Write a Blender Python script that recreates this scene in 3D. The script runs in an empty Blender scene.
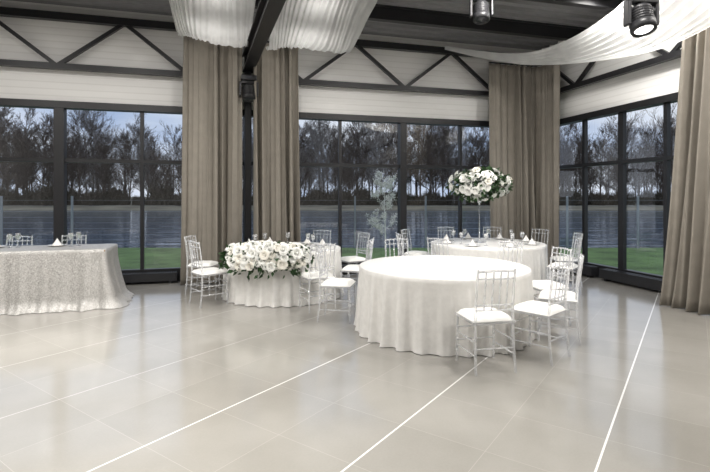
import bpy, math, random, bisect
from mathutils import Vector, Matrix, noise
S = bpy.context.scene
COL = S.collection
ANG = math.radians(15.45)
C0 = Vector((4.366, 11.13, 0))
U = Vector((math.cos(ANG), math.sin(ANG), 0)); N = Vector((-math.sin(ANG), math.cos(ANG), 0))
def W(u, v, z=0.0): return C0 + U*u + N*v + Vector((0, 0, z))

# ---------------------------------------------------------------- materials
def newmat(name):
    m = bpy.data.materials.new(name); m.use_nodes = True
    nt = m.node_tree; b = nt.nodes['Principled BSDF']
    return m, nt, b
def mat(name, col, rough=0.5, metal=0.0, var=0.06, scale=6.0, bump=0.0, bscale=60.0, trans=0.0, ior=1.45, emit=None, es=0.0, clear=0.0, bdist=.01):
    m, nt, b = newmat(name)
    tc = nt.nodes.new('ShaderNodeTexCoord')
    n = nt.nodes.new('ShaderNodeTexNoise'); n.inputs['Scale'].default_value = scale; n.inputs['Detail'].default_value = 4
    nt.links.new(tc.outputs['Object'], n.inputs['Vector'])
    r = nt.nodes.new('ShaderNodeValToRGB')
    r.color_ramp.elements[0].position = 0.3; r.color_ramp.elements[1].position = 0.7
    r.color_ramp.elements[0].color = (*[max(0, c*(1-var)) for c in col], 1)
    r.color_ramp.elements[1].color = (*[min(1, c*(1+var)) for c in col], 1)
    nt.links.new(n.outputs['Fac'], r.inputs['Fac']); nt.links.new(r.outputs['Color'], b.inputs['Base Color'])
    b.inputs['Roughness'].default_value = rough; b.inputs['Metallic'].default_value = metal
    b.inputs['Transmission Weight'].default_value = trans; b.inputs['IOR'].default_value = ior
    if bump > 0:
        n2 = nt.nodes.new('ShaderNodeTexNoise'); n2.inputs['Scale'].default_value = bscale; n2.inputs['Detail'].default_value = 3
        nt.links.new(tc.outputs['Object'], n2.inputs['Vector'])
        bp = nt.nodes.new('ShaderNodeBump'); bp.inputs['Strength'].default_value = bump; bp.inputs['Distance'].default_value = bdist
        nt.links.new(n2.outputs['Fac'], bp.inputs['Height']); nt.links.new(bp.outputs['Normal'], b.inputs['Normal'])
    if emit:
        b.inputs['Emission Color'].default_value = (*emit, 1); b.inputs['Emission Strength'].default_value = es
    if clear > 0:
        tr = nt.nodes.new('ShaderNodeBsdfTransparent'); mx = nt.nodes.new('ShaderNodeMixShader'); mx.inputs[0].default_value = clear
        nt.links.new(b.outputs[0], mx.inputs[1]); nt.links.new(tr.outputs[0], mx.inputs[2]); nt.links.new(mx.outputs[0], nt.nodes['Material Output'].inputs['Surface'])
    return m
M_black = mat('black_steel', (0.018, 0.018, 0.02), 0.4)
M_deck = mat('dark_deck', (0.24, 0.24, 0.245), 0.4)
M_curtain = mat('taupe_curtain', (0.245, 0.222, 0.188), 0.75, bump=0.25, bscale=200)
M_resin = mat('clear_resin', (0.97, 0.98, 1.0), 0.05, trans=0.62, ior=1.42, var=0.01, clear=.32)
M_cushion = mat('white_cushion', (0.87, 0.86, 0.83), 0.8, bump=0.2)
M_plate = mat('white_china', (0.85, 0.85, 0.84), 0.2, var=0.02)
M_glass = mat('drinking_glass', (0.95, 0.96, 0.97), 0.03, trans=0.9, ior=1.4, var=0.01, clear=.3)
M_napkin = mat('napkin', (0.82, 0.8, 0.77), 0.85)
M_petal = mat('white_petal', (0.92, 0.92, 0.88), 0.6, var=0.03)
M_pink = mat('cream_petal', (0.9, 0.87, 0.79), 0.6, var=0.05)
M_leaf = mat('dark_leaf', (0.025, 0.062, 0.018), 0.5, var=0.5, scale=20)
M_wood = mat('table_wood', (0.35, 0.22, 0.12), 0.5)
M_bark = mat('winter_bark', (0.105, 0.082, 0.068), 0.9, var=0.3)
M_birch = mat('birch_bark', (0.22, 0.2, 0.185), 0.9, var=0.4, scale=3)
M_shrub = mat('shrub_twigs', (0.09, 0.075, 0.055), 0.9, var=0.3)
M_blos = mat('spring_blossom', (0.85, 0.83, 0.78), 0.9, var=0.1)
M_galv = mat('galvanised_wire', (0.3, 0.32, 0.35), 0.5, metal=0.3)
M_lens = mat('lamp_lens', (0.9, 0.95, 1.0), 0.1, emit=(1.0, 0.97, 0.92), es=5.0)
M_lensoff = mat('dark_lens', (0.05, 0.05, 0.06), 0.05)
M_cloth = mat('ivory_damask', (0.78, 0.765, 0.735), 0.42, var=0.05, scale=16, bump=0.35, bscale=22)

def sequin_mat():
    m, nt, b = newmat('champagne_sequins')
    tc = nt.nodes.new('ShaderNodeTexCoord')
    v = nt.nodes.new('ShaderNodeTexVoronoi'); v.inputs['Scale'].default_value = 190
    nt.links.new(tc.outputs['Object'], v.inputs['Vector'])
    g = nt.nodes.new('ShaderNodeNewGeometry')
    sub = nt.nodes.new('ShaderNodeVectorMath'); sub.operation = 'SUBTRACT'; sub.inputs[1].default_value = (0.5, 0.5, 0.5)
    nt.links.new(v.outputs['Color'], sub.inputs[0])
    sc = nt.nodes.new('ShaderNodeVectorMath'); sc.operation = 'SCALE'; sc.inputs['Scale'].default_value = 0.7
    nt.links.new(sub.outputs[0], sc.inputs[0])
    ad = nt.nodes.new('ShaderNodeVectorMath'); ad.operation = 'ADD'
    nt.links.new(sc.outputs[0], ad.inputs[0]); nt.links.new(g.outputs['Normal'], ad.inputs[1])
    no = nt.nodes.new('ShaderNodeVectorMath'); no.operation = 'NORMALIZE'
    nt.links.new(ad.outputs[0], no.inputs[0]); nt.links.new(no.outputs[0], b.inputs['Normal'])
    r = nt.nodes.new('ShaderNodeValToRGB')
    r.color_ramp.elements[0].color = (0.29, 0.28, 0.265, 1); r.color_ramp.elements[1].color = (0.6, 0.585, 0.56, 1)
    s = nt.nodes.new('ShaderNodeSeparateColor'); nt.links.new(v.outputs['Color'], s.inputs[0])
    nt.links.new(s.outputs[0], r.inputs['Fac']); nt.links.new(r.outputs['Color'], b.inputs['Base Color'])
    b.inputs['Metallic'].default_value = 0.35; b.inputs['Roughness'].default_value = 0.4
    return m
M_sequin = sequin_mat()

def sheer_mat():
    m, nt, b = newmat('white_sheer_fabric')
    b.inputs['Base Color'].default_value = (0.86, 0.86, 0.85, 1); b.inputs['Roughness'].default_value = 0.8
    tl = nt.nodes.new('ShaderNodeBsdfTranslucent'); tl.inputs['Color'].default_value = (0.93, 0.93, 0.92, 1)
    tr = nt.nodes.new('ShaderNodeBsdfTransparent')
    m1 = nt.nodes.new('ShaderNodeMixShader'); m1.inputs[0].default_value = 0.5
    m2 = nt.nodes.new('ShaderNodeMixShader')
    n = nt.nodes.new('ShaderNodeTexNoise'); n.inputs['Scale'].default_value = 5
    tc = nt.nodes.new('ShaderNodeTexCoord'); nt.links.new(tc.outputs['Object'], n.inputs['Vector'])
    mr = nt.nodes.new('ShaderNodeMapRange'); mr.inputs['To Min'].default_value = 0.12; mr.inputs['To Max'].default_value = 0.36
    nt.links.new(n.outputs['Fac'], mr.inputs['Value']); nt.links.new(mr.outputs['Result'], m2.inputs[0])
    out = nt.nodes['Material Output']
    nt.links.new(b.outputs[0], m1.inputs[1]); nt.links.new(tl.outputs[0], m1.inputs[2])
    nt.links.new(m1.outputs[0], m2.inputs[1]); nt.links.new(tr.outputs[0], m2.inputs[2])
    nt.links.new(m2.outputs[0], out.inputs['Surface'])
    return m
M_sheer = sheer_mat()

def pane_mat():
    m, nt, b = newmat('window_glass'); nt.nodes.remove(b)
    lw = nt.nodes.new('ShaderNodeLayerWeight'); lw.inputs['Blend'].default_value = 0.5
    pw = nt.nodes.new('ShaderNodeMath'); pw.operation = 'POWER'; pw.inputs[1].default_value = 4
    nt.links.new(lw.outputs['Facing'], pw.inputs[0])
    mr = nt.nodes.new('ShaderNodeMapRange'); mr.inputs['To Min'].default_value = 0.10; mr.inputs['To Max'].default_value = 0.8
    nt.links.new(pw.outputs[0], mr.inputs['Value'])
    t = nt.nodes.new('ShaderNodeBsdfTransparent'); t.inputs['Color'].default_value = (0.95, 0.97, 0.99, 1)
    g = nt.nodes.new('ShaderNodeBsdfGlossy'); g.inputs['Roughness'].default_value = 0.01
    mx = nt.nodes.new('ShaderNodeMixShader')
    nt.links.new(mr.outputs['Result'], mx.inputs[0]); nt.links.new(t.outputs[0], mx.inputs[1]); nt.links.new(g.outputs[0], mx.inputs[2])
    nt.links.new(mx.outputs[0], nt.nodes['Material Output'].inputs['Surface'])
    return m
M_pane = pane_mat()

def clad_mat():
    m, nt, b = newmat('white_ribbed_cladding')
    b.inputs['Roughness'].default_value = 0.5
    tc = nt.nodes.new('ShaderNodeTexCoord'); w = nt.nodes.new('ShaderNodeTexWave')
    w.bands_direction = 'Z'; w.inputs['Scale'].default_value = 2.6
    nt.links.new(tc.outputs['Object'], w.inputs['Vector'])
    r = nt.nodes.new('ShaderNodeValToRGB'); r.color_ramp.elements[0].color = (0.8, 0.79, 0.765, 1); r.color_ramp.elements[1].color = (0.89, 0.88, 0.86, 1)
    r.color_ramp.elements[1].position = 0.15
    nt.links.new(w.outputs['Fac'], r.inputs['Fac']); nt.links.new(r.outputs['Color'], b.inputs['Base Color'])
    bp = nt.nodes.new('ShaderNodeBump'); bp.inputs['Strength'].default_value = 0.05; bp.inputs['Distance'].default_value = 0.02
    nt.links.new(w.outputs['Fac'], bp.inputs['Height']); nt.links.new(bp.outputs['Normal'], b.inputs['Normal'])
    return m
M_clad = clad_mat()
M_wall = mat('painted_wall', (0.4, 0.39, 0.38), 0.7)

def floor_mat():
    m, nt, b = newmat('stone_tile_floor')
    L = nt.links.new
    g = nt.nodes.new('ShaderNodeNewGeometry')
    def mth(op, a, bb=None, c=None):
        n = nt.nodes.new('ShaderNodeMath'); n.operation = op
        for i, x in enumerate((a, bb, c)):
            if x is None: continue
            if isinstance(x, (int, float)): n.inputs[i].default_value = x
            else: L(x, n.inputs[i])
        return n.outputs[0]
    sp = nt.nodes.new('ShaderNodeSeparateXYZ'); L(g.outputs['Position'], sp.inputs[0])
    X, Y = sp.outputs[0], sp.outputs[1]
    a = mth('SUBTRACT', mth('MULTIPLY', X, 0.815), mth('MULTIPLY', Y, 0.579))
    bc = mth('ADD', mth('MULTIPLY', X, 0.579), mth('MULTIPLY', Y, 0.815))
    def line(coord, off, per, w):
        f = mth('FRACT', mth('DIVIDE', mth('ADD', coord, off+w/2), per))
        return mth('LESS_THAN', f, w/per)
    big = line(a, 0.46, 1.2, 0.013)
    strong = mth('GREATER_THAN', a, -3.4)
    big = mth('MULTIPLY', big, mth('ADD', mth('MULTIPLY', strong, 0.5), 0.25))
    j1 = line(a, 0.46+0.6, 1.2, 0.004)
    j2 = line(bc, 0.1, 0.6, 0.004)
    thin = mth('MAXIMUM', j1, j2)
    n = nt.nodes.new('ShaderNodeTexNoise'); n.inputs['Scale'].default_value = 1.2; n.inputs['Detail'].default_value = 6
    L(g.outputs['Position'], n.inputs['Vector'])
    n3 = nt.nodes.new('ShaderNodeTexNoise'); n3.inputs['Scale'].default_value = 60; L(g.outputs['Position'], n3.inputs['Vector'])
    wn = nt.nodes.new('ShaderNodeTexWhiteNoise'); wn.noise_dimensions = '2D'
    cx = nt.nodes.new('ShaderNodeCombineXYZ')
    L(mth('FLOOR', mth('DIVIDE', mth('ADD', a, 0.46), 0.6)), cx.inputs[0]); L(mth('FLOOR', mth('DIVIDE', mth('ADD', bc, 0.1), 0.6)), cx.inputs[1])
    L(cx.outputs[0], wn.inputs['Vector'])
    v = mth('ADD', mth('ADD', mth('MULTIPLY', n.outputs['Fac'], 0.74), mth('MULTIPLY', n3.outputs['Fac'], 0.15)), mth('MULTIPLY', wn.outputs['Value'], 0.11))
    r = nt.nodes.new('ShaderNodeValToRGB'); r.color_ramp.elements[0].position = 0.3; r.color_ramp.elements[1].position = 0.7
    r.color_ramp.elements[0].color = (0.262, 0.25, 0.225, 1); r.color_ramp.elements[1].color = (0.335, 0.322, 0.295, 1)
    L(v, r.inputs['Fac'])
    m1 = nt.nodes.new('ShaderNodeMix'); m1.data_type = 'RGBA'; L(mth('MULTIPLY', thin, 0.3), m1.inputs[0]); L(r.outputs['Color'], m1.inputs[6]); m1.inputs[7].default_value = (0.55, 0.53, 0.49, 1)
    m2 = nt.nodes.new('ShaderNodeMix'); m2.data_type = 'RGBA'; L(big, m2.inputs[0]); L(m1.outputs[2], m2.inputs[6]); m2.inputs[7].default_value = (0.85, 0.84, 0.82, 1)
    L(m2.outputs[2], b.inputs['Base Color'])
    b.inputs['IOR'].default_value = 1.95
    rr = nt.nodes.new('ShaderNodeMapRange'); rr.inputs['To Min'].default_value = 0.09; rr.inputs['To Max'].default_value = 0.2
    L(n.outputs['Fac'], rr.inputs['Value']); L(rr.outputs['Result'], b.inputs['Roughness'])
    return m
M_floor = floor_mat()

def water_mat():
    m, nt, b = newmat('river_water')
    b.inputs['Base Color'].default_value = (0.08, 0.12, 0.18, 1); b.inputs['Roughness'].default_value = 0.06
    g = nt.nodes.new('ShaderNodeNewGeometry'); n = nt.nodes.new('ShaderNodeTexNoise')
    n.inputs['Scale'].default_value = 0.5; n.inputs['Detail'].default_value = 4
    mp = nt.nodes.new('ShaderNodeMapping'); mp.inputs['Scale'].default_value = (0.4, 1.5, 1)
    nt.links.new(g.outputs['Position'], mp.inputs[0]); nt.links.new(mp.outputs[0], n.inputs['Vector'])
    bp = nt.nodes.new('ShaderNodeBump'); bp.inputs['Strength'].default_value = 0.7; bp.inputs['Distance'].default_value = 0.16
    nt.links.new(n.outputs['Fac'], bp.inputs['Height']); nt.links.new(bp.outputs['Normal'], b.inputs['Normal'])
    return m
M_water = water_mat()
M_grass = mat('lawn_grass', (0.11, 0.185, 0.055), 0.95, var=0.4, scale=1.5, bump=0.6, bscale=40)
M_bank = mat('far_bank', (0.2, 0.18, 0.13), 0.95, var=0.4, scale=0.2)

# ---------------------------------------------------------------- mesh builder
class MB:
    def __init__(s): s.v = []; s.f = []
    def box(s, x0, x1, y0, y1, z0, z1):
        b = len(s.v)
        s.v += [(x, y, z) for z in (z0, z1) for y in (y0, y1) for x in (x0, x1)]
        s.f += [tuple(b+i for i in q) for q in ((0,2,3,1),(4,5,7,6),(0,1,5,4),(2,6,7,3),(0,4,6,2),(1,3,7,5))]
        return s
    def tube(s, pts, rad, n=8, cap=True):
        pts = [Vector(p) for p in pts]
        if not isinstance(rad, (list, tuple)): rad = [rad]*len(pts)
        b = len(s.v)
        for i, p in enumerate(pts):
            d = (pts[min(i+1, len(pts)-1)]-pts[max(i-1, 0)]).normalized()
            a = Vector((0, 0, 1)) if abs(d.z) < 0.9 else Vector((1, 0, 0))
            e1 = d.cross(a).normalized(); e2 = d.cross(e1)
            for k in range(n):
                t = 2*math.pi*k/n
                s.v.append(tuple(p+(e1*math.cos(t)+e2*math.sin(t))*rad[i]))
        for i in range(len(pts)-1):
            for k in range(n):
                k2 = (k+1) % n
                s.f.append((b+i*n+k, b+i*n+k2, b+(i+1)*n+k2, b+(i+1)*n+k))
        if cap:
            s.f.append(tuple(b+k for k in range(n))[::-1]); s.f.append(tuple(b+(len(pts)-1)*n+k for k in range(n)))
        return s
    def bar(s, p0, p1, w, h):
        p0 = Vector(p0); p1 = Vector(p1); d = (p1-p0).normalized()
        a = Vector((0, 0, 1)) if abs(d.z) < 0.95 else Vector((1, 0, 0))
        e1 = d.cross(a).normalized()*w/2; e2 = d.cross(e1).normalized()*h/2
        b = len(s.v)
        for p in (p0, p1):
            for q in (e1+e2, -e1+e2, -e1-e2, e1-e2): s.v.append(tuple(p+q))
        s.f += [tuple(b+i for i in q) for q in ((0,3,2,1),(4,5,6,7),(0,1,5,4),(1,2,6,5),(2,3,7,6),(3,0,4,7))]
        return s
    def lathe(s, prof, n=24, c=(0, 0, 0)):
        b = len(s.v); m = len(prof)
        for k in range(n):
            t = 2*math.pi*k/n
            for r, z in prof: s.v.append((c[0]+r*math.cos(t), c[1]+r*math.sin(t), c[2]+z))
        for k in range(n):
            k2 = (k+1) % n
            for i in range(m-1): s.f.append((b+k*m+i, b+k2*m+i, b+k2*m+i+1, b+k*m+i+1))
        return s
    def grid(s, fn, nu, nv, close=False):
        b = len(s.v)
        for i in range(nu+(0 if close else 1)):
            for j in range(nv+1): s.v.append(tuple(fn(i/nu, j/nv)))
        tot = nu if close else nu+1
        for i in range(nu):
            i2 = (i+1) % tot
            for j in range(nv): s.f.append((b+i*(nv+1)+j, b+i2*(nv+1)+j, b+i2*(nv+1)+j+1, b+i*(nv+1)+j+1))
        return s
    def mesh(s, name, m, smooth=True):
        me = bpy.data.meshes.new(name); me.from_pydata(s.v, [], s.f); me.validate(); me.update()
        if smooth:
            me.polygons.foreach_set('use_smooth', [True]*len(me.polygons))
        me.materials.append(m); return me
    def obj(s, name, m, smooth=True, parent=None, bevel=0.0, frame=False):
        o = bpy.data.objects.new(name, s.mesh(name, m, smooth)); COL.objects.link(o)
        if parent: o.parent = parent
        if frame: o.location = C0; o.rotation_euler.z = ANG
        if bevel > 0:
            b = o.modifiers.new('bevel', 'BEVEL'); b.width = bevel; b.segments = 2
        return o
def empty(name, label, cat, loc=(0, 0, 0), rz=0.0, group=None):
    e = bpy.data.objects.new(name, None); e.empty_display_size = 0.1; COL.objects.link(e)
    e.location = loc; e.rotation_euler.z = rz; tag(e, label, cat, group); return e
def tag(o, label, cat, group=None, kind=None):
    o['label'] = label; o['category'] = cat
    if group: o['group'] = group
    if kind: o['kind'] = kind
    return o
def struct(o, label, cat): o['kind'] = 'structure'; o['label'] = label; o['category'] = cat; return o
def copy_thing(root, loc, rz):
    r = root.copy(); COL.objects.link(r); r.location = loc; r.rotation_euler.z = rz
    for ch in root.children:
        c = ch.copy(); COL.objects.link(c); c.parent = r
        c.matrix_parent_inverse = Matrix.Identity(4)
    return r

# ---------------------------------------------------------------- shell (wall frame: x=u, y=v)
UL, VB, H = -14.0, -14.0, 5.0
struct(MB().box(UL-.2, .2, VB-.2, .2, -.2, 0).obj('floor', M_floor, False, frame=True), 'beige stone tile floor with white inlay lines', 'floor')
cm = MB(); v = VB; prof = []
while v < 0:
    prof += [(v, H), (v+.13, H), (v+.16, H+.09), (v+.25, H+.09)]
    v += .28
for (pv, pz) in prof: cm.v += [(UL, pv, pz), (.1, pv, pz)]
for i in range(len(prof)-1): cm.f.append((2*i, 2*i+2, 2*i+3, 2*i+1))
struct(cm.obj('ceiling', M_deck, False, frame=True), 'black corrugated steel roof deck ceiling', 'ceiling')
struct(MB().box(UL, 0, 0, .2, 3.27, H+.1).obj('wall_back', M_clad, False, frame=True), 'white ribbed cladding wall above the windows', 'wall')
struct(MB().box(0, .2, VB, .2, 3.27, H+.1).obj('wall_right', M_clad, False, frame=True), 'white ribbed cladding wall above the windows', 'wall')
struct(MB().box(0, .2, VB, -4.75, 0, 3.27).obj('wall_right_lower', M_wall, False, frame=True), 'plain painted wall beside the glazing', 'wall')
struct(MB().box(UL-.2, UL, VB, .2, 0, H+.1).obj('wall_left', M_wall, False, frame=True), 'plain painted wall', 'wall')
struct(MB().box(UL-.2, .2, VB-.2, VB, 0, H+.1).obj('wall_front', M_wall, False, frame=True), 'plain painted wall', 'wall')

def window(n, horiz, a0, a1, posts, label):
    def P(mb, s0, s1, z0, z1, d0=-.05, d1=.08):
        if horiz: mb.box(s0, s1, d0, d1, z0, z1)
        else: mb.box(d0, d1, s0, s1, z0, z1)
    root = empty('window_%d' % n, label, 'window', C0, ANG); root['kind'] = 'structure'
    fr = MB()
    P(fr, a0, a1, 0, .24); P(fr, a0, a1, 3.16, 3.28, -.1, .1); P(fr, a0, a1, 2.2, 2.27)
    for p, w in posts:
        dd = .09 if horiz and w > .1 else .04
        P(fr, p-w/2, p+w/2, .24, 3.16, -dd, dd)
    P(fr, a0, a0+.07, .24, 3.16); P(fr, a1-.07, a1, .24, 3.16)
    fr.obj('frame', M_black, False, root)
    g = MB()
    if horiz: g.v = [(a0, .02, .2), (a1, .02, .2), (a1, .02, 3.2), (a0, .02, 3.2)]; g.f = [(0, 1, 2, 3)]
    else: g.v = [(.02, a0, .2), (.02, a1, .2), (.02, a1, 3.2), (.02, a0, 3.2)]; g.f = [(0, 3, 2, 1)]
    g.obj('glass', M_pane, False, root)
window(1, True, UL, -6.73, [(-11.35, .06), (-9.98, .16), (-8.63, .06)], 'tall black framed window with river view')
window(2, True, -6.73, 0, [(-4.854, .06), (-3.48, .14), (-2.106, .06)], 'tall black framed window with river view')
window(3, False, -4.75, 0, [(-.5, .06), (-1.39, .07), (-2.34, .12), (-3.27, .07), (-4.2, .06)], 'tall black framed window beside the corner')

def truss(name, horiz, nodes_b, nodes_t, a0, a1, off):
    mb = MB()
    def p(s, z): return (s, off, z) if horiz else (off, s, z)
    mb.bar(p(a0, 3.87), p(a1, 3.87), .11, .10); mb.bar(p(a0, 4.74), p(a1, 4.74), .12, .13)
    for nb in nodes_b:
        for t in nodes_t:
            if abs(t-nb) < 1.2: mb.bar(p(nb, 3.88), p(t, 4.72), .065, .065)
    return tag(mb.obj(name, M_black, False, frame=True), 'black steel lattice roof truss above the windows', 'truss')
k = 6.5/3
truss('roof_truss', True, [-9.98+k*i for i in (-1, 0, 1)], [-8.9+k*i for i in (-2, -1, 0, 1)], UL+.02, -6.8, -.16)
truss('roof_truss', True, [-5.65+k*i for i in (0, 1, 2)], [-6.73+k*i for i in (0, 1, 2, 3)], -6.66, -.02, -.16)
truss('roof_truss', False, [-1.3-k*i for i in range(5)], [-.25-k*i for i in range(6)], VB+.02, -.3, -.16)

tag(MB().box(-6.795, -6.665, -.39, -.25, 0, 4.98).obj('steel_column', M_black, False, frame=True, bevel=.01), 'black square steel column between taupe curtains', 'column')
p0 = W(-6.73, -.25, 4.12); d = Vector((.315, -.95, 0)).normalized()
mb = MB(); e = p0+d*8.5
mb.bar(p0+Vector((0, 0, .15)), e+Vector((0, 0, .15)), .2, .03); mb.bar(p0-Vector((0, 0, .15)), e-Vector((0, 0, .15)), .2, .03); mb.bar(p0, e, .05, .3)
tag(mb.obj('main_roof_beam', M_black, False), 'black steel girder running from the column', 'beam')
for v in (-1.5, -3.0, -4.5, -6.0):
    mb = MB(); mb.box(UL+.02, -.02, v-.06, v+.06, 4.97, 5.0); mb.box(UL+.02, -.02, v-.06, v+.06, 4.74, 4.77); mb.box(UL+.02, -.02, v-.02, v+.02, 4.77, 4.97)
    tag(mb.obj('roof_purlin', M_black, False, frame=True), 'black steel roof purlin under the deck', 'beam', 'roof purlins')

def heater(horiz, s0, s1, z1=.26):
    mb = MB()
    def B(a, b, c, d_, e_, f):
        if horiz: mb.box(a, b, c, d_, e_, f)
        else: mb.box(c, d_, a, b, e_, f)
    B(s0, s1, -.30, -.13, .05, z1-.02)
    n = int((s1-s0)/.04)
    for i in range(n): B(s0+.02+i*.04, s0+.035+i*.04, -.29, -.14, z1-.02, z1)
    B(s0, s1, -.30, -.285, z1-.02, z1); B(s0, s1, -.145, -.13, z1-.02, z1)
    B(s0+.1, s0+.14, -.28, -.15, 0, .05); B(s1-.14, s1-.1, -.28, -.15, 0, .05)
    tag(mb.obj('convector_heater', M_black, False, frame=True), 'low black convector heater under the window', 'heater', 'convector heaters')
heater(True, -9.85, -8.0, .2); heater(True, -5.4, -3.6, .2); heater(True, -3.4, -1.9, .2); heater(True, -11.9, -10.1, .2)
heater(False, -1.9, -1.2, .22); heater(False, -3.8, -2.1, .22)

# ---------------------------------------------------------------- curtains
def poly(pts, t):
    L = [0]
    for a, b in zip(pts, pts[1:]): L.append(L[-1]+math.dist(a, b))
    s = t*L[-1]
    for i in range(len(pts)-1):
        if s <= L[i+1] or i == len(pts)-2:
            q = (s-L[i])/(L[i+1]-L[i])
            p = (pts[i][0]+(pts[i+1][0]-pts[i][0])*q, pts[i][1]+(pts[i+1][1]-pts[i][1])*q)
            dx, dy = pts[i+1][0]-pts[i][0], pts[i+1][1]-pts[i][1]; l = math.hypot(dx, dy)
            return p, (dy/l, -dx/l), L[-1]
def curtain(top, bot, seed, ztop=4.45, pleat=.16):
    rng = random.Random(seed); ph = [rng.uniform(0, 6.28) for _ in range(6)]
    Lb = poly(bot, .5)[2]; n = max(4, round(Lb/pleat)); nu = n*18; nv = 28
    def fn(a, b):
        z = .012 + (ztop-.012)*b
        pt, nt_, _ = poly(top, a); pb, nb, _ = poly(bot, a)
        tt = b**.8
        x = pb[0]+(pt[0]-pb[0])*tt; y = pb[1]+(pt[1]-pb[1])*tt
        A = .12*(1-.4*b)
        w = math.sin(2*math.pi*n*a + 1.7*math.sin(a*9+ph[0]+b*.9)) + .5*math.sin(2*math.pi*n*.43*a+ph[1]+b*1.2) + .25*math.sin(4*b+ph[2]+a*20)*(1-b) + .18*math.sin(2*math.pi*n*2.3*a+ph[5]+b*2)
        w *= .58+.42*math.sin(a*8+ph[3]+b)
        side = .028*math.sin(4*math.pi*n*a+ph[4])*(1-b*.5)
        return (x+nb[0]*A*w+side, y+nb[1]*A*w, z)
    root = empty('curtain', 'floor length pleated taupe curtain beside the window', 'curtain', C0, ANG, 'taupe window curtains')
    o = MB().grid(fn, nu, nv).obj('fabric', M_curtain, True, root)
    s = o.modifiers.new('sol', 'SOLIDIFY'); s.thickness = .004
    r = MB(); r.tube([(p[0], p[1], ztop+.02) for p in top], .018, 8); r.obj('curtain_rail', M_black, True, root)
    return root
curtain([(-7.86, -.60), (-6.84, -.60)], [(-7.90, -.60), (-6.86, -.60)], 1)
curtain([(-6.64, -.60), (-5.80, -.60)], [(-6.62, -.60), (-5.76, -.60)], 2)
curtain([(-1.68, -.49), (-.6, -.49), (-.44, -.6), (-.44, -1.14)], [(-1.62, -.49), (-.6, -.49), (-.44, -.6), (-.44, -1.14)], 3)
curtain([(-.85, -4.38), (-.85, -6.3)], [(-.93, -4.1), (-.93, -6.4)], 4, pleat=.17)

# ---------------------------------------------------------------- ceiling drapes
def drape_strip(u0, u1, seed, skew):
    rng = random.Random(seed); ph = rng.uniform(0, 6)
    prof = [(-.3, 4.88), (-.45, 4.62), (-.65, 4.42), (-.9, 4.33), (-1.2, 4.33), (-1.6, 4.42), (-2.2, 4.58), (-3.0, 4.76), (-3.8, 4.88), (-4.8, 4.8), (-6, 4.6)]
    def fn(a, b):
        s = b*(len(prof)-1); i = min(int(s), len(prof)-2); q = s-i; q2 = q*q*(3-2*q)*.3+q*.7
        v = prof[i][0]+(prof[i+1][0]-prof[i][0])*q; z = prof[i][1]+(prof[i+1][1]-prof[i][1])*q2
        u = u0+(u1-u0)*a
        sag = math.exp(-((v+1.1)/1.2)**2)
        z += (.009+.008*math.sin(a*5+ph))*math.sin(2*math.pi*21*a+4*math.sin(a*6+ph)+b*3)+.008*math.sin(2*math.pi*9*a+ph*2)+.04*math.sin(a*6+ph)*sag - .09*sag*(a if skew > 0 else 1-a)
        v += .03*math.sin(2*math.pi*4*a+ph)
        return (u+.05*math.sin(b*5+a*9), v, z)
    tag(MB().grid(fn, 260, 50).obj('ceiling_drape', M_sheer, True, frame=True), 'white sheer fabric swag hung under the roof', 'drapery', 'sheer ceiling drapes')
drape_strip(-7.98, -6.68, 1, 1); drape_strip(-6.46, -4.85, 2, -1)
def catm(P, t):
    n = len(P)-1; s = t*n; i = min(int(s), n-1); q = s-i
    p = [Vector(P[max(0, min(n, i+j))]) for j in (-1, 0, 1, 2)]
    return .5*((2*p[1])+(-p[0]+p[2])*q+(2*p[0]-5*p[1]+4*p[2]-p[3])*q*q+(-p[0]+3*p[1]-3*p[2]+p[3])*q**3)
E1 = [(1.89, 10, 4.68), (3.03, 9.6, 4.28), (4.0, 9, 4.07), (4.56, 7.6, 3.86), (4.5, 6.2, 3.77), (4.4, 5, 3.87), (4.2, 3.8, 4.1)]
E2 = [(1.87, 9.9, 4.73), (3.1, 9.2, 4.37), (3.65, 8.4, 4.28), (3.78, 7.2, 4.26), (3.68, 6.2, 4.28), (3.5, 5, 4.36), (3.3, 3.8, 4.5)]
def fn(a, b):
    p = catm(E1, b).lerp(catm(E2, b), a)
    w = min(1, b*5)
    p.z += w*((.016+.012*math.sin(b*9+a*4))*math.sin(2*math.pi*11*a+2.8*math.sin(b*4)+1.5*math.sin(a*7))+.05*math.sin(a*5+b*6)) - w*.08*math.sin(math.pi*a)
    return p
tag(MB().grid(fn, 200, 60).obj('ceiling_drape', M_sheer, True), 'long white sheer fabric swag sweeping toward the corner', 'drapery', 'sheer ceiling drapes')

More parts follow.
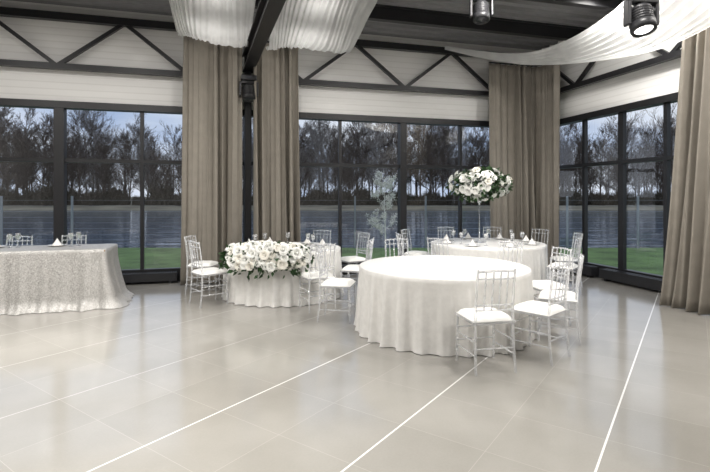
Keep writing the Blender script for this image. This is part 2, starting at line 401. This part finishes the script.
# ---------------------------------------------------------------- stage lights
def moving_head(loc, rz, tilt, s, lit, top, label, col=False):
    root = empty('moving_head_light', label, 'stage light', loc, rz, 'stage lights')
    root.scale = (s, s, s)
    if not col:
        MB().tube([(0, 0, 0), (0, 0, (top-loc[2])/s)], .02, 8).obj('hanging_pole', M_black, True, root)
        cl = MB().box(-.04, .04, -.03, .03, 0, .07); cl.tube([(-.06, 0, .045), (.06, 0, .045)], .018, 8); cl.obj('clamp', M_galv, False, root)
    else:
        MB().box(-.03, .03, 0, .22, -.05, -.01).obj('bracket', M_black, False, root)
    MB().box(-.15, .15, -.11, .11, -.10, 0).obj('base', M_black, False, root, bevel=.02)
    MB().box(-.05, .05, -.114, -.109, -.075, -.03).obj('display', M_lensoff, False, root)
    y = MB(); y.box(-.13, .13, -.05, .05, -.14, -.10)
    y.box(-.18, -.14, -.05, .05, -.40, -.12); y.box(.14, .18, -.05, .05, -.40, -.12)
    y.box(-.18, .18, -.05, .05, -.16, -.12); y.obj('yoke', M_black, False, root, bevel=.012)
    hp = [(0, .15), (.08, .15), (.115, .12)]
    for i in range(5): hp += [(.125, .09-i*.03), (.125, .075-i*.03), (.117, .07-i*.03), (.117, .065-i*.03)]
    hp += [(.13, -.06), (.125, -.15), (.10, -.155), (.085, -.13)]
    h = MB().lathe(hp, 24).obj('head', M_black, True, root)
    h.location = (0, 0, -.32); h.rotation_euler = (tilt, 0, 0)
    l = MB().lathe([(0, -.15), (.05, -.147), (.088, -.135)], 24).obj('lens', M_lens if lit else M_lensoff, True, root)
    l.location = (0, 0, -.32); l.rotation_euler = (tilt, 0, 0)
    return root
moving_head((2.95, 4.9, 3.73), .1, -.3, .95, True, 5.0, 'black moving head stage light with lit lens')
moving_head((1.86, 7.0, 4.62), -.1, -.2, .95, False, 5.0, 'black moving head stage light under the roof')
cp = W(-6.73, -.66, 3.80)
moving_head(cp, ANG, -.3, .95, False, 5.0, 'black stage light bracketed to the steel column', True)

# ---------------------------------------------------------------- chair prototype
def rings(p0, p1, r, n_r=0):
    p0 = Vector(p0); p1 = Vector(p1); pts = [p0]; rad = [r]
    for i in range(n_r):
        t = (i+1)/(n_r+1)
        for dt, k_ in ((-.02, 1), (-.01, 1.45), (.01, 1.45), (.02, 1)):
            pts.append(p0.lerp(p1, t+dt)); rad.append(r*k_)
    pts.append(p1); rad.append(r); return pts, rad
def make_chair():
    root = empty('chiavari_chair', 'clear resin ballroom chair with white seat cushion', 'chair', (0, 0, 0), 0, 'ballroom chairs')
    root.scale = (1.02, 1.02, 1.03)
    for sx in (-1, 1):
        MB().tube(*rings((sx*.19, .19, 0), (sx*.185, .18, .43), .012, 3), n=8).obj('leg', M_resin, True, root)
        pts = [(sx*.19, -.22, 0), (sx*.185, -.195, .2), (sx*.18, -.185, .43), (sx*.178, -.19, .6), (sx*.176, -.215, .8), (sx*.176, -.235, .915)]
        MB().tube(pts, [.012, .012, .014, .012, .011, .010], 8).obj('leg', M_resin, True, root)
    s = MB()
    s.box(-.205, .205, -.2, .205, .428, .452)
    s.obj('seat', M_resin, False, root, bevel=.01)
    c = MB()
    def cf(a, b):
        x = (a-.5)*2; y = (b-.5)*2
        f = (1-abs(x)**5)*(1-abs(y)**5)
        return (x*.198, y*.195, .453+.05*max(0, f)**.45)
    c.grid(cf, 12, 12); c.box(-.196, .196, -.193, .193, .452, .458)
    c.obj('cushion', M_cushion, True, root)
    b = MB()
    def yy(z): return -.19-(z-.6)*.15 if z > .6 else -.187
    for z, r in ((.895, .011), (.835, .008), (.60, .008), (.555, .008)):
        pts = [(x*.176, yy(z)-.018*(1-x*x), z+(.012*(1-x*x) if z > .89 else 0)) for x in (-1, -.5, 0, .5, 1)]
        b.tube(pts, r, 6)
    for x in (-.105, -.035, .035, .105):
        y0 = -.018*(1-(x/.176)**2)
        pts, rad = rings((x, yy(.555)+y0, .555), (x, yy(.895)+y0, .9), .007, 2)
        b.tube(pts, rad, 6)
    b.obj('backrest', M_resin, True, root)
    t = MB()
    for z in (.16, .28):
        for sx in (-1, 1): t.tube([(sx*.188, .188, z), (sx*.187, -.2, z)], .0075, 6)
    for z in (.2, .32): t.tube([(-.188, .187, z), (.188, .187, z)], .0075, 6)
    t.tube([(-.188, -.2, .22), (.188, -.2, .22)], .0075, 6)
    t.obj('stretcher', M_resin, True, root)
    return root
CH = make_chair(); used = [False]
def chair(x, y, tx, ty, twist=0.0):
    rz = math.atan2(ty-y, tx-x)-math.pi/2+twist
    if not used[0]:
        used[0] = True; CH.location = (x, y, 0); CH.rotation_euler.z = rz; return CH
    return copy_thing(CH, (x, y, 0), rz)
T1 = (1.065, 5.78); T2 = (-1.17, 7.8); T3 = (2.39, 8.6)
for x, y, tw in ((1.22, 4.48, .08), (1.84, 4.76, .1), (2.29, 5.36, -.1), (2.40, 6.0, .05), (2.08, 6.72, 0), (.70, 7.1, 0), (-.22, 6.16, .1)):
    chair(x, y, *T1, tw)
for x, y, tw in ((-2.17, 7.08, .1), (-2.5, 7.85, -.1), (-.54, 6.76, -.1), (.02, 7.38, .1), (-.04, 8.46, 0), (-.72, 9.02, 0), (-1.4, 9.04, 0)):
    chair(x, y, *T2, tw)
for x, y, tw in ((3.75, 8.5, 0), (3.5, 9.35, 0), (3.35, 7.65, .1), (2.85, 9.92, 0), (2.0, 9.92, 0), (1.2, 9.3, 0), (1.0, 8.45, 0), (1.45, 7.62, 0)):
    chair(x, y, *T3, tw)

# ---------------------------------------------------------------- tables
def tablecloth(root, outline, h, flare, amp, nf, m, seed, nth=400, puddle=0.03, extra=None):
    rng = random.Random(seed)
    comps = [(nf+rng.randint(-6, 6), rng.uniform(0, 6.28), rng.uniform(.5, 1)) for _ in range(3)]+[(nf*2+3, 1.0, .3)]
    mb = MB(); nz = 16
    def fold(t):
        return sum(a*math.sin(k_*t+p) for k_, p, a in comps)/2.0
    rows = [('top', (j+.02)/5) for j in range(5)]+[('top', .985)]+[('side', j/nz) for j in range(nz+1)]
    nr = len(rows)
    for i in range(nth):
        t = 2*math.pi*i/nth
        x, y, nx, ny = outline(t)
        f = fold(t); ex = extra(nx, ny) if extra else 0
        for kind, q in rows:
            if kind == 'top': mb.v.append((x*q, y*q, h))
            else:
                z = (h-.008)*(1-q) + .006*q
                o = (flare+ex)*q**(.9+ex*8) + amp*f*q**.6 + puddle*max(0, q-.9)*10*(1+.6*f)
                o = max(o, .004)
                mb.v.append((x+nx*o, y+ny*o, z))
    for i in range(nth):
        i2 = (i+1) % nth
        for j in range(nr-1): mb.f.append((i*nr+j, i*nr+j+1, i2*nr+j+1, i2*nr+j))
    mb.f.append(tuple(i*nr for i in range(nth)))
    return mb.obj('tablecloth', m, True, root)
def round_table(c, R, label, seed, nf=34):
    root = empty('banquet_table', label, 'table', (c[0], c[1], 0), 0, 'round banquet tables')
    tablecloth(root, lambda t: (R*math.cos(t), R*math.sin(t), math.cos(t), math.sin(t)), .76, .035, .036, nf, M_cloth, seed, puddle=.01)
    MB().lathe([(0, .72), (R-.01, .72), (R-.01, .745), (0, .745)], 48).obj('tabletop', M_wood, False, root)
    MB().lathe([(0, 0), (.3, 0), (.3, .03), (.05, .06), (.05, .72), (0, .72)], 24).obj('pedestal', M_black, False, root)
round_table(T1, 1.01, 'round table with floor length ivory damask cloth, bare top', 1)
round_table(T2, .93, 'round table in ivory cloth behind flower garland', 2)
round_table(T3, 1.0, 'round table in ivory cloth under tall flower arrangement', 3)
TS = Vector((-4.9, 6.9, 0)); ta, tb, tr_ = 1.25, .42, .06
raw = []
for cxx, cyy, a0 in ((ta-tr_, tb-tr_, 0), (-ta+tr_, tb-tr_, 90), (-ta+tr_, -tb+tr_, 180), (ta-tr_, -tb+tr_, 270)):
    for i in range(13):
        a = math.radians(a0+90*i/12); raw.append((cxx+tr_*math.cos(a), cyy+tr_*math.sin(a), math.cos(a), math.sin(a)))
raw.append(raw[0]); acc = [0]
for i in range(1, len(raw)): acc.append(acc[-1]+math.dist(raw[i][:2], raw[i-1][:2]))
def rect2(t):
    s = (t/(2*math.pi))*acc[-1]; i = min(max(bisect.bisect_right(acc, s)-1, 0), len(raw)-2)
    q = (s-acc[i])/max(1e-9, acc[i+1]-acc[i]); return tuple(raw[i][j]*(1-q)+raw[i+1][j]*q for j in range(4))
sroot = empty('head_table', 'long rectangular table in champagne sequin cloth', 'table', TS, ANG)
tablecloth(sroot, rect2, .84, .07, .034, 24, M_sequin, 7, nth=560, puddle=.08, extra=lambda nx, ny: .10*max(0, abs(nx))**1.5)
MB().box(-ta+.01, ta-.01, -tb+.01, tb-.01, .80, .825).obj('tabletop', M_wood, False, sroot)
for sx in (-1, 1):
    for sy in (-1, 1): MB().tube([(sx*1.1, sy*.33, 0), (sx*1.1, sy*.33, .8)], .02, 8).obj('leg', M_black, True, sroot)
def TSp(a, b, z=0): return TS+U*a+N*b+Vector((0, 0, z))
for a in (-1.0, -.35, .45):
    p = TSp(a, .82); q = TSp(a, 0); chair(p.x, p.y, q.x, q.y)

gl = MB().lathe([(0, .001), (.034, .002), (.034, .005), (.006, .012), (.004, .09), (.012, .10), (.032, .125), (.038, .155), (.032, .205), (.030, .205), (.036, .155), (.028, .125), (0, .105)], 20).obj('wine_glass', M_glass)
tag(gl, 'clear stemmed wine glass on the set table', 'glass', 'wine glasses')
pl = MB().lathe([(0, .003), (.07, .003), (.08, .004), (.13, .018), (.132, .021), (.08, .010), (0, .008)], 32).obj('dinner_plate', M_plate)
tag(pl, 'round white dinner plate on the set table', 'plate', 'dinner plates')
nk = MB()
nk.lathe([(.07, 0), (.045, .04), (.018, .08), (.002, .11)], 10)
nk = nk.obj('folded_napkin', M_napkin); tag(nk, 'white napkin folded in a cone on a plate', 'napkin', 'folded napkins')
first = {'g': True, 'p': True, 'n': True}
def put(o, key, loc):
    if first[key]: first[key] = False; o.location = loc; return
    c = o.copy(); COL.objects.link(c); c.location = loc
for i in range(8):
    a = math.radians(12+45*i); cx, cy = T3
    x, y = cx+.78*math.cos(a), cy+.78*math.sin(a)
    put(pl, 'p', (x, y, .761)); put(nk, 'n', (x, y, .771))
    put(gl, 'g', (cx+.6*math.cos(a+.28), cy+.6*math.sin(a+.28), .761))
for i, a in enumerate((20, 60, 120, 160)):
    a = math.radians(a); x, y = T2[0]+.66*math.cos(a), T2[1]+.66*math.sin(a)
    put(pl, 'p', (x, y, .761)); put(nk, 'n', (x, y, .771))
for a in (5, 40, 90, 140, 175):
    a = math.radians(a); put(gl, 'g', (T2[0]+.48*math.cos(a), T2[1]+.48*math.sin(a), .761))
for a in (-1.0, -.35, .45):
    p = TSp(a, .2, .841); put(pl, 'p', p); put(nk, 'n', p+Vector((0, 0, .01)))
    put(gl, 'g', TSp(a+.22, .08, .841)); put(gl, 'g', TSp(a+.3, .16, .841))

# ---------------------------------------------------------------- flowers
def rose_mesh(name, m, seed):
    rng = random.Random(seed); mb = MB()
    for ring, (n, r, tilt, sz) in enumerate(((4, .008, .15, .028), (5, .016, .45, .036), (6, .024, .85, .042), (7, .03, 1.25, .044))):
        for i in range(n):
            t = 2*math.pi*(i+rng.uniform(-.15, .15))/n+ring*.5
            tl = tilt+rng.uniform(-.1, .1)
            def pf(a, b):
                w = (a-.5)*2; hgt = b
                wid = sz*.75*math.sin(math.pi*(.12+.76*b))**.6
                out = r+math.sin(tl)*hgt*sz + .3*sz*(1-math.cos(w*1.0))*-1
                up = math.cos(tl)*hgt*sz+.012*math.sin(b*3)
                lx = w*wid
                return (math.cos(t)*out-math.sin(t)*lx, math.sin(t)*out+math.cos(t)*lx, up)
            mb.grid(pf, 4, 4)
    mb.lathe([(0, .03), (.012, .028), (.016, .01), (.01, -.015), (0, -.02)], 8)
    return mb.mesh(name, m)
R1 = rose_mesh('blossom', M_petal, 1); R2 = rose_mesh('blossom', M_pink, 2)
def leaf(mb, p, d, L, rng):
    d = d.normalized(); a = d.cross(Vector((rng.uniform(-1, 1), rng.uniform(-1, 1), rng.uniform(-1, 1)))).normalized(); nrm = d.cross(a)
    w = L*.28; b = len(mb.v)
    for q in (p, p+d*L*.45+a*w+nrm*L*.08, p+d*L*.5, p+d*L*.45-a*w+nrm*L*.08, p+d*L-nrm*L*.1): mb.v.append(tuple(q))
    mb.f += [(b, b+2, b+1), (b, b+3, b+2), (b+1, b+2, b+4), (b+2, b+3, b+4)]
def arrangement(root, pts, leaves, rng, sc=1.3, Lm=1.0):
    for i, (p, d) in enumerate(pts):
        o = bpy.data.objects.new('blossom', R1 if rng.random() < .8 else R2); COL.objects.link(o); o.parent = root
        o.location = p; o.rotation_euler = d.to_track_quat('Z', 'Y').to_euler(); s = sc*rng.uniform(.7, 1.25); o.scale = (s, s, s)
    mb = MB()
    for p, d in leaves: leaf(mb, p, d, rng.uniform(.07, .14)*Lm, rng)
    o = mb.obj('foliage', M_leaf, True, root); o['kind'] = 'stuff'
rng = random.Random(5)
ar = empty('tall_flower_arrangement', 'tall glass stand topped with ball of white roses', 'flower arrangement', (2.25, 8.6, .762))
MB().lathe([(0, 0), (.11, 0), (.11, .012), (.03, .02), (.012, .04), (.009, .55), (.016, .68), (.05, .76), (.045, .76), (.012, .66), (.005, .5), (0, .1)], 24).obj('glass_vase', M_glass, True, ar)
pts = []; cz = 1.04
while len(pts) < 96:
    d_ = Vector((rng.gauss(0, 1), rng.gauss(0, 1), rng.gauss(0, 1))).normalized()
    r_ = rng.uniform(.8, 1.12)
    p = Vector((d_.x*.50*r_, d_.y*.42*r_, cz+d_.z*.27*r_))
    if all((p-q[0]).length > .08 for q in pts): pts.append((p, d_))
    elif rng.random() < .002: pts.append((p, d_))
lv = []
for i in range(850):
    d_ = Vector((rng.gauss(0, 1), rng.gauss(0, 1), rng.gauss(0, 1))).normalized(); r_ = rng.uniform(.5, 1.08)
    lv.append((Vector((d_.x*.5*r_, d_.y*.42*r_, cz+d_.z*.27*r_)), (d_+Vector((rng.uniform(-.8, .8), rng.uniform(-.8, .8), rng.uniform(-.8, .5))))))
arrangement(ar, pts, lv, rng, 1.05, .85)
ga = empty('flower_garland', 'white rose garland with dark leaves spilling over table edge', 'flower arrangement', (T2[0]-.10, T2[1]-.96, .762))
PH = .54
def gp(phi, q, r_):
    ex = 1-abs(phi/(PH+.02))**2*.5
    if q < .5: rr = .80+.22*(q/.5); z = .085*ex*math.sin(math.pi*(.25+.5*q/.5))*1.7
    else: rr = 1.03+.04*math.sin((q-.5)*4); z = .09*ex-(q-.5)/.5*.26*ex
    rr += r_+.02
    return Vector((rr*math.sin(phi), -rr*math.cos(phi)+.96, z))
pts = []; tries = 0
while len(pts) < 72 and tries < 8000:
    tries += 1
    phi = rng.uniform(-PH, PH); q = rng.random(); p = gp(phi, q, rng.uniform(0.015, .055))
    if q > .75 and rng.random() < .5: continue
    d_ = Vector((math.sin(phi)*.8, -math.cos(phi)*(.3+q), 1-1.0*q)).normalized()
    if all((p-o[0]).length > .075 for o in pts): pts.append((p, d_))
lv = []
for i in range(1200):
    phi = rng.uniform(-PH-.07, PH+.07); q = rng.random(); p = gp(phi, q, rng.uniform(-.01, .02))
    if q < .5: p.z = max(.01, p.z-rng.uniform(0, .07))
    else: p.z -= rng.uniform(0, .15)*(rng.random() < .35)
    d_ = Vector((math.sin(phi)+rng.uniform(-.7, .7), -math.cos(phi)*rng.uniform(.1, 1), rng.uniform(-.5, .8) if q < .5 else rng.uniform(-1.2, .4)))
    lv.append((p, d_))
arrangement(ga, pts, lv, rng, 1.05, .85)

# ---------------------------------------------------------------- outdoors
mb = MB()
for yy_, zz in ((-60, -.25), (17, -.25), (22, -1.3), (30, -2.0)): mb.v += [(-400, yy_, zz), (400, yy_, zz)]
mb.f = [(0, 1, 3, 2), (2, 3, 5, 4), (4, 5, 7, 6)]
tag(mb.obj('lawn', M_grass, False), 'green lawn sloping down to the river', 'lawn')
mb = MB(); mb.v = [(-400, 18, -1.2), (400, 18, -1.2), (400, 100, -1.2), (-400, 100, -1.2)]; mb.f = [(0, 1, 2, 3)]
tag(mb.obj('river', M_water, False), 'wide rippled dark blue river', 'river')
mb = MB(); mb.v = [(-600, 88, -1.4), (600, 88, -1.4), (600, 106, -.5), (-600, 106, -.5), (600, 700, .5), (-600, 700, .5)]; mb.f = [(0, 1, 2, 3), (3, 2, 4, 5)]
tag(mb.obj('far_bank', M_bank, False), 'wooded far bank of the river', 'river bank')

def tree_mesh(seed, h, m, nb=34, tw=.024, sub=(7, 6), blossom=0, tall=True):
    rng = random.Random(seed); mb = MB()
    def rv(): return Vector((rng.gauss(0, 1), rng.gauss(0, 1), rng.gauss(0, 1))).normalized()
    r0 = .012*h
    pts = [Vector((0, 0, 0))]; rad = [r0]; d_ = Vector((0, 0, 1)); tips = []
    for i in range(7):
        d_ = (d_+rv()*.09).normalized(); pts.append(pts[-1]+d_*h/7.5); rad.append(r0*(1-.13*(i+1)))
    mb.tube(pts, rad, 5, False)
    up2 = rng.uniform(.1, .35) if tall else .2
    lo = rng.uniform(.4, .9)
    def br(p, d_, L, r, dep):
        mid = p+d_*L*.5+rv()*L*.09; e_ = mid+(d_+rv()*.3+Vector((0, 0, .25))).normalized()*L*.5
        mb.tube([p, mid, e_], [r, r*.7, r*.35], 3, False); tips.append(e_); tips.append(mid)
        if dep == 0: return
        for i in range(sub[0] if dep == 2 else sub[1]):
            t = rng.uniform(.15, 1); q = p.lerp(mid, t*2) if t < .5 else mid.lerp(e_, t*2-1)
            br(q, (d_+rv()*.85+Vector((0, 0, up2))).normalized(), L*rng.uniform(.35, .65), max(tw, r*.5), dep-1)
    for i in range(nb):
        t = rng.uniform(.15, 1.0); s = t*7; k_ = min(int(s), 6); p = pts[k_].lerp(pts[k_+1], s-k_)
        a = rng.uniform(0, 6.28); up = rng.uniform(lo, lo+1.1) if tall else rng.uniform(.5, 1.3)
        br(p, Vector((math.cos(a), math.sin(a), up)).normalized(), h*.26*(1.05-t*.5)*rng.uniform(.5, 1.3), .0036*h*(1.2-t*.6), 2)
    for i in range(blossom):
        leaf(mb, rng.choice(tips)+rv()*.05, rv(), .06, rng)
    return mb.mesh('tree', m, False)
TM = [tree_mesh(i*3+1, 16, M_bark) for i in range(8)]+[tree_mesh(9, 17, M_birch), tree_mesh(12, 17, M_birch)]
rng = random.Random(11)
def plant(me, name, loc, s, label, cat, group=None, rz=None):
    o = bpy.data.objects.new(name, me); COL.objects.link(o); o.location = loc; o.rotation_euler.z = rng.uniform(0, 6.28); o.scale = (s, s, s*rng.uniform(.95, 1.2))
    tag(o, label, cat, group)
for row, (yb, st, sc) in enumerate(((110, 2.6, 1.0), (120, 2.4, 1.18), (132, 2.7, 1.34))):
    x = -.80*yb
    while x < .85*yb:
        hh = 1+.14*math.sin(x*.06+row)+.08*math.sin(x*.17)
        plant(rng.choice(TM[:8] if rng.random() < .8 else TM[8:]), 'bare_tree', (x, yb+rng.uniform(-3, 3), -.5), sc*hh*rng.uniform(.7, 1.12), 'leafless winter tree on the far river bank', 'tree', 'far bank trees')
        x += st*rng.uniform(.5, 1.5)
plant(tree_mesh(20, 2.5, M_blos, nb=18, tw=.003, sub=(5, 5), blossom=2200, tall=False), 'blossoming_tree', (1.05, 16.5, -.25), 1.0, 'small pale blossoming tree on the lawn by the river', 'tree')
def shrub_mesh(seed):
    rg = random.Random(seed); mb = MB()
    for i in range(500):
        a = rg.uniform(0, 6.28); r_ = 2.2*math.sqrt(rg.random()); p = Vector((r_*math.cos(a), r_*math.sin(a)*.6, rg.uniform(0, 1.5)))
        d_ = Vector((rg.gauss(0, .5), rg.gauss(0, .5), 1)).normalized()*rg.uniform(.8, 2.2)
        mb.tube([p, p+d_], [.07, .02], 3, False)
    for i in range(700):
        a = rg.uniform(0, 6.28); r_ = 2.3*math.sqrt(rg.random()); p = Vector((r_*math.cos(a), r_*math.sin(a)*.6, rg.uniform(0, 2.4)*(1-.25*r_/2.3)))
        leaf(mb, p, Vector((rg.gauss(0, 1), rg.gauss(0, 1), rg.gauss(0, 1))), .5, rg)
    return mb.mesh('shrub', M_shrub, False)
SM = [shrub_mesh(1), shrub_mesh(2)]
x = -90
while x < 98:
    plant(rng.choice(SM), 'bare_shrub', (x, 107.5+rng.uniform(-1, 3), -.5), rng.uniform(.6, 1.5), 'dark leafless shrub on the far river bank', 'shrub', 'far bank shrubs'); x += rng.uniform(2.0, 3.2)
fr = empty('garden_fence', 'thin galvanised wire mesh fence on the lawn', 'fence', (0, 16.8, -.25))
pm = MB().box(-.03, .03, -.03, .03, 0, 1.85).mesh('post', M_galv, False)
for i in range(-7, 8):
    o = bpy.data.objects.new('post', pm); COL.objects.link(o); o.parent = fr; o.location = (i*2.5, 0, 0)
wm = MB()
for i in range(9): wm.bar((-17.5, 0, .1+i*.2), (17.5, 0, .1+i*.2), .008, .008)
wm.obj('wire_mesh', M_galv, False, fr)

# ---------------------------------------------------------------- world & lights
w = bpy.data.worlds.new('World'); S.world = w; w.use_nodes = True
nt = w.node_tree; bg = nt.nodes['Background']
tc = nt.nodes.new('ShaderNodeTexCoord'); mp = nt.nodes.new('ShaderNodeMapping'); mp.inputs['Scale'].default_value = (2, 2, 7)
n = nt.nodes.new('ShaderNodeTexNoise'); n.inputs['Scale'].default_value = 1.6; n.inputs['Detail'].default_value = 5
r = nt.nodes.new('ShaderNodeValToRGB'); r.color_ramp.elements[0].position = .34; r.color_ramp.elements[1].position = .64
r.color_ramp.elements[0].color = (.36, .46, .65, 1); r.color_ramp.elements[1].color = (.74, .78, .85, 1)
nt.links.new(tc.outputs['Generated'], mp.inputs[0]); nt.links.new(mp.outputs[0], n.inputs['Vector']); nt.links.new(n.outputs['Fac'], r.inputs['Fac'])
nt.links.new(r.outputs['Color'], bg.inputs['Color']); bg.inputs['Strength'].default_value = 1.02
def area(loc, power, size, col=(1, .97, .93), rot=(0, 0, 0)):
    l = bpy.data.lights.new('ceiling_or_fill_lamp', 'AREA'); l.shape = 'DISK'; l.size = size; l.energy = power; l.color = col
    o = bpy.data.objects.new('ceiling_or_fill_lamp', l); COL.objects.link(o); o.location = loc; o.rotation_euler = rot
    tag(o, 'round ceiling downlight or added drape backlight', 'lamp', 'ceiling lamps')
for u in (-11.5, -9.2, -6.6, -3.6, -1.6):
    for v, pw in ((-4.0, 74), (-6.2, 58), (-8.6, 48)):
        area(W(u, v, 4.68), pw, .35)
area(W(-7.3, -1.3, 4.9), 4.5, .3); area(W(-5.7, -1.3, 4.9), 4.5, .3)  # added fill lamps, out of sight, backlighting the two sheer drape strips
area(W(-7.3, -2.2, 4.95), 2.5, .3); area(W(-5.7, -2.2, 4.95), 2.5, .3)  # second added pair brightening the same strips from above
area((4.0, 7.6, 4.85), 7, .4); area((3.9, 5.9, 4.85), 3.5, .4)  # added unseen lamps over the corner swag to make its fabric glow
def spot(x, y, power, ang=44):
    l = bpy.data.lights.new('spot_lamp', 'SPOT'); l.energy = power; l.spot_size = math.radians(ang); l.spot_blend = 1.0; l.shadow_soft_size = .1; l.color = (1, .97, .92)
    o = bpy.data.objects.new('spot_lamp', l); COL.objects.link(o); o.location = (x, y, 4.65)
    tag(o, 'narrow ceiling spotlight', 'lamp', 'ceiling spotlights')
for x, y, pw in ((-1.7, 2.8, 420), (-3.5, 4.3, 420), (.5, 2.5, 380), (-2.7, 5.8, 300), (3.7, 5.1, 220), (-.9, 4.7, 150), (-4.6, 5.4, 200), (1.9, 3.3, 140)):
    spot(x, y, pw)

cam = bpy.data.cameras.new('Camera'); co = bpy.data.objects.new('Camera', cam); COL.objects.link(co)
co.location = (0, 0, 1.6); co.rotation_euler = (math.pi/2, 0, 0)
cam.lens = 24.1; cam.sensor_width = 36; cam.shift_y = -40/710; cam.clip_end = 2000
S.camera = co
S.view_settings.view_transform = 'Standard'
S.view_settings.exposure = 0.25
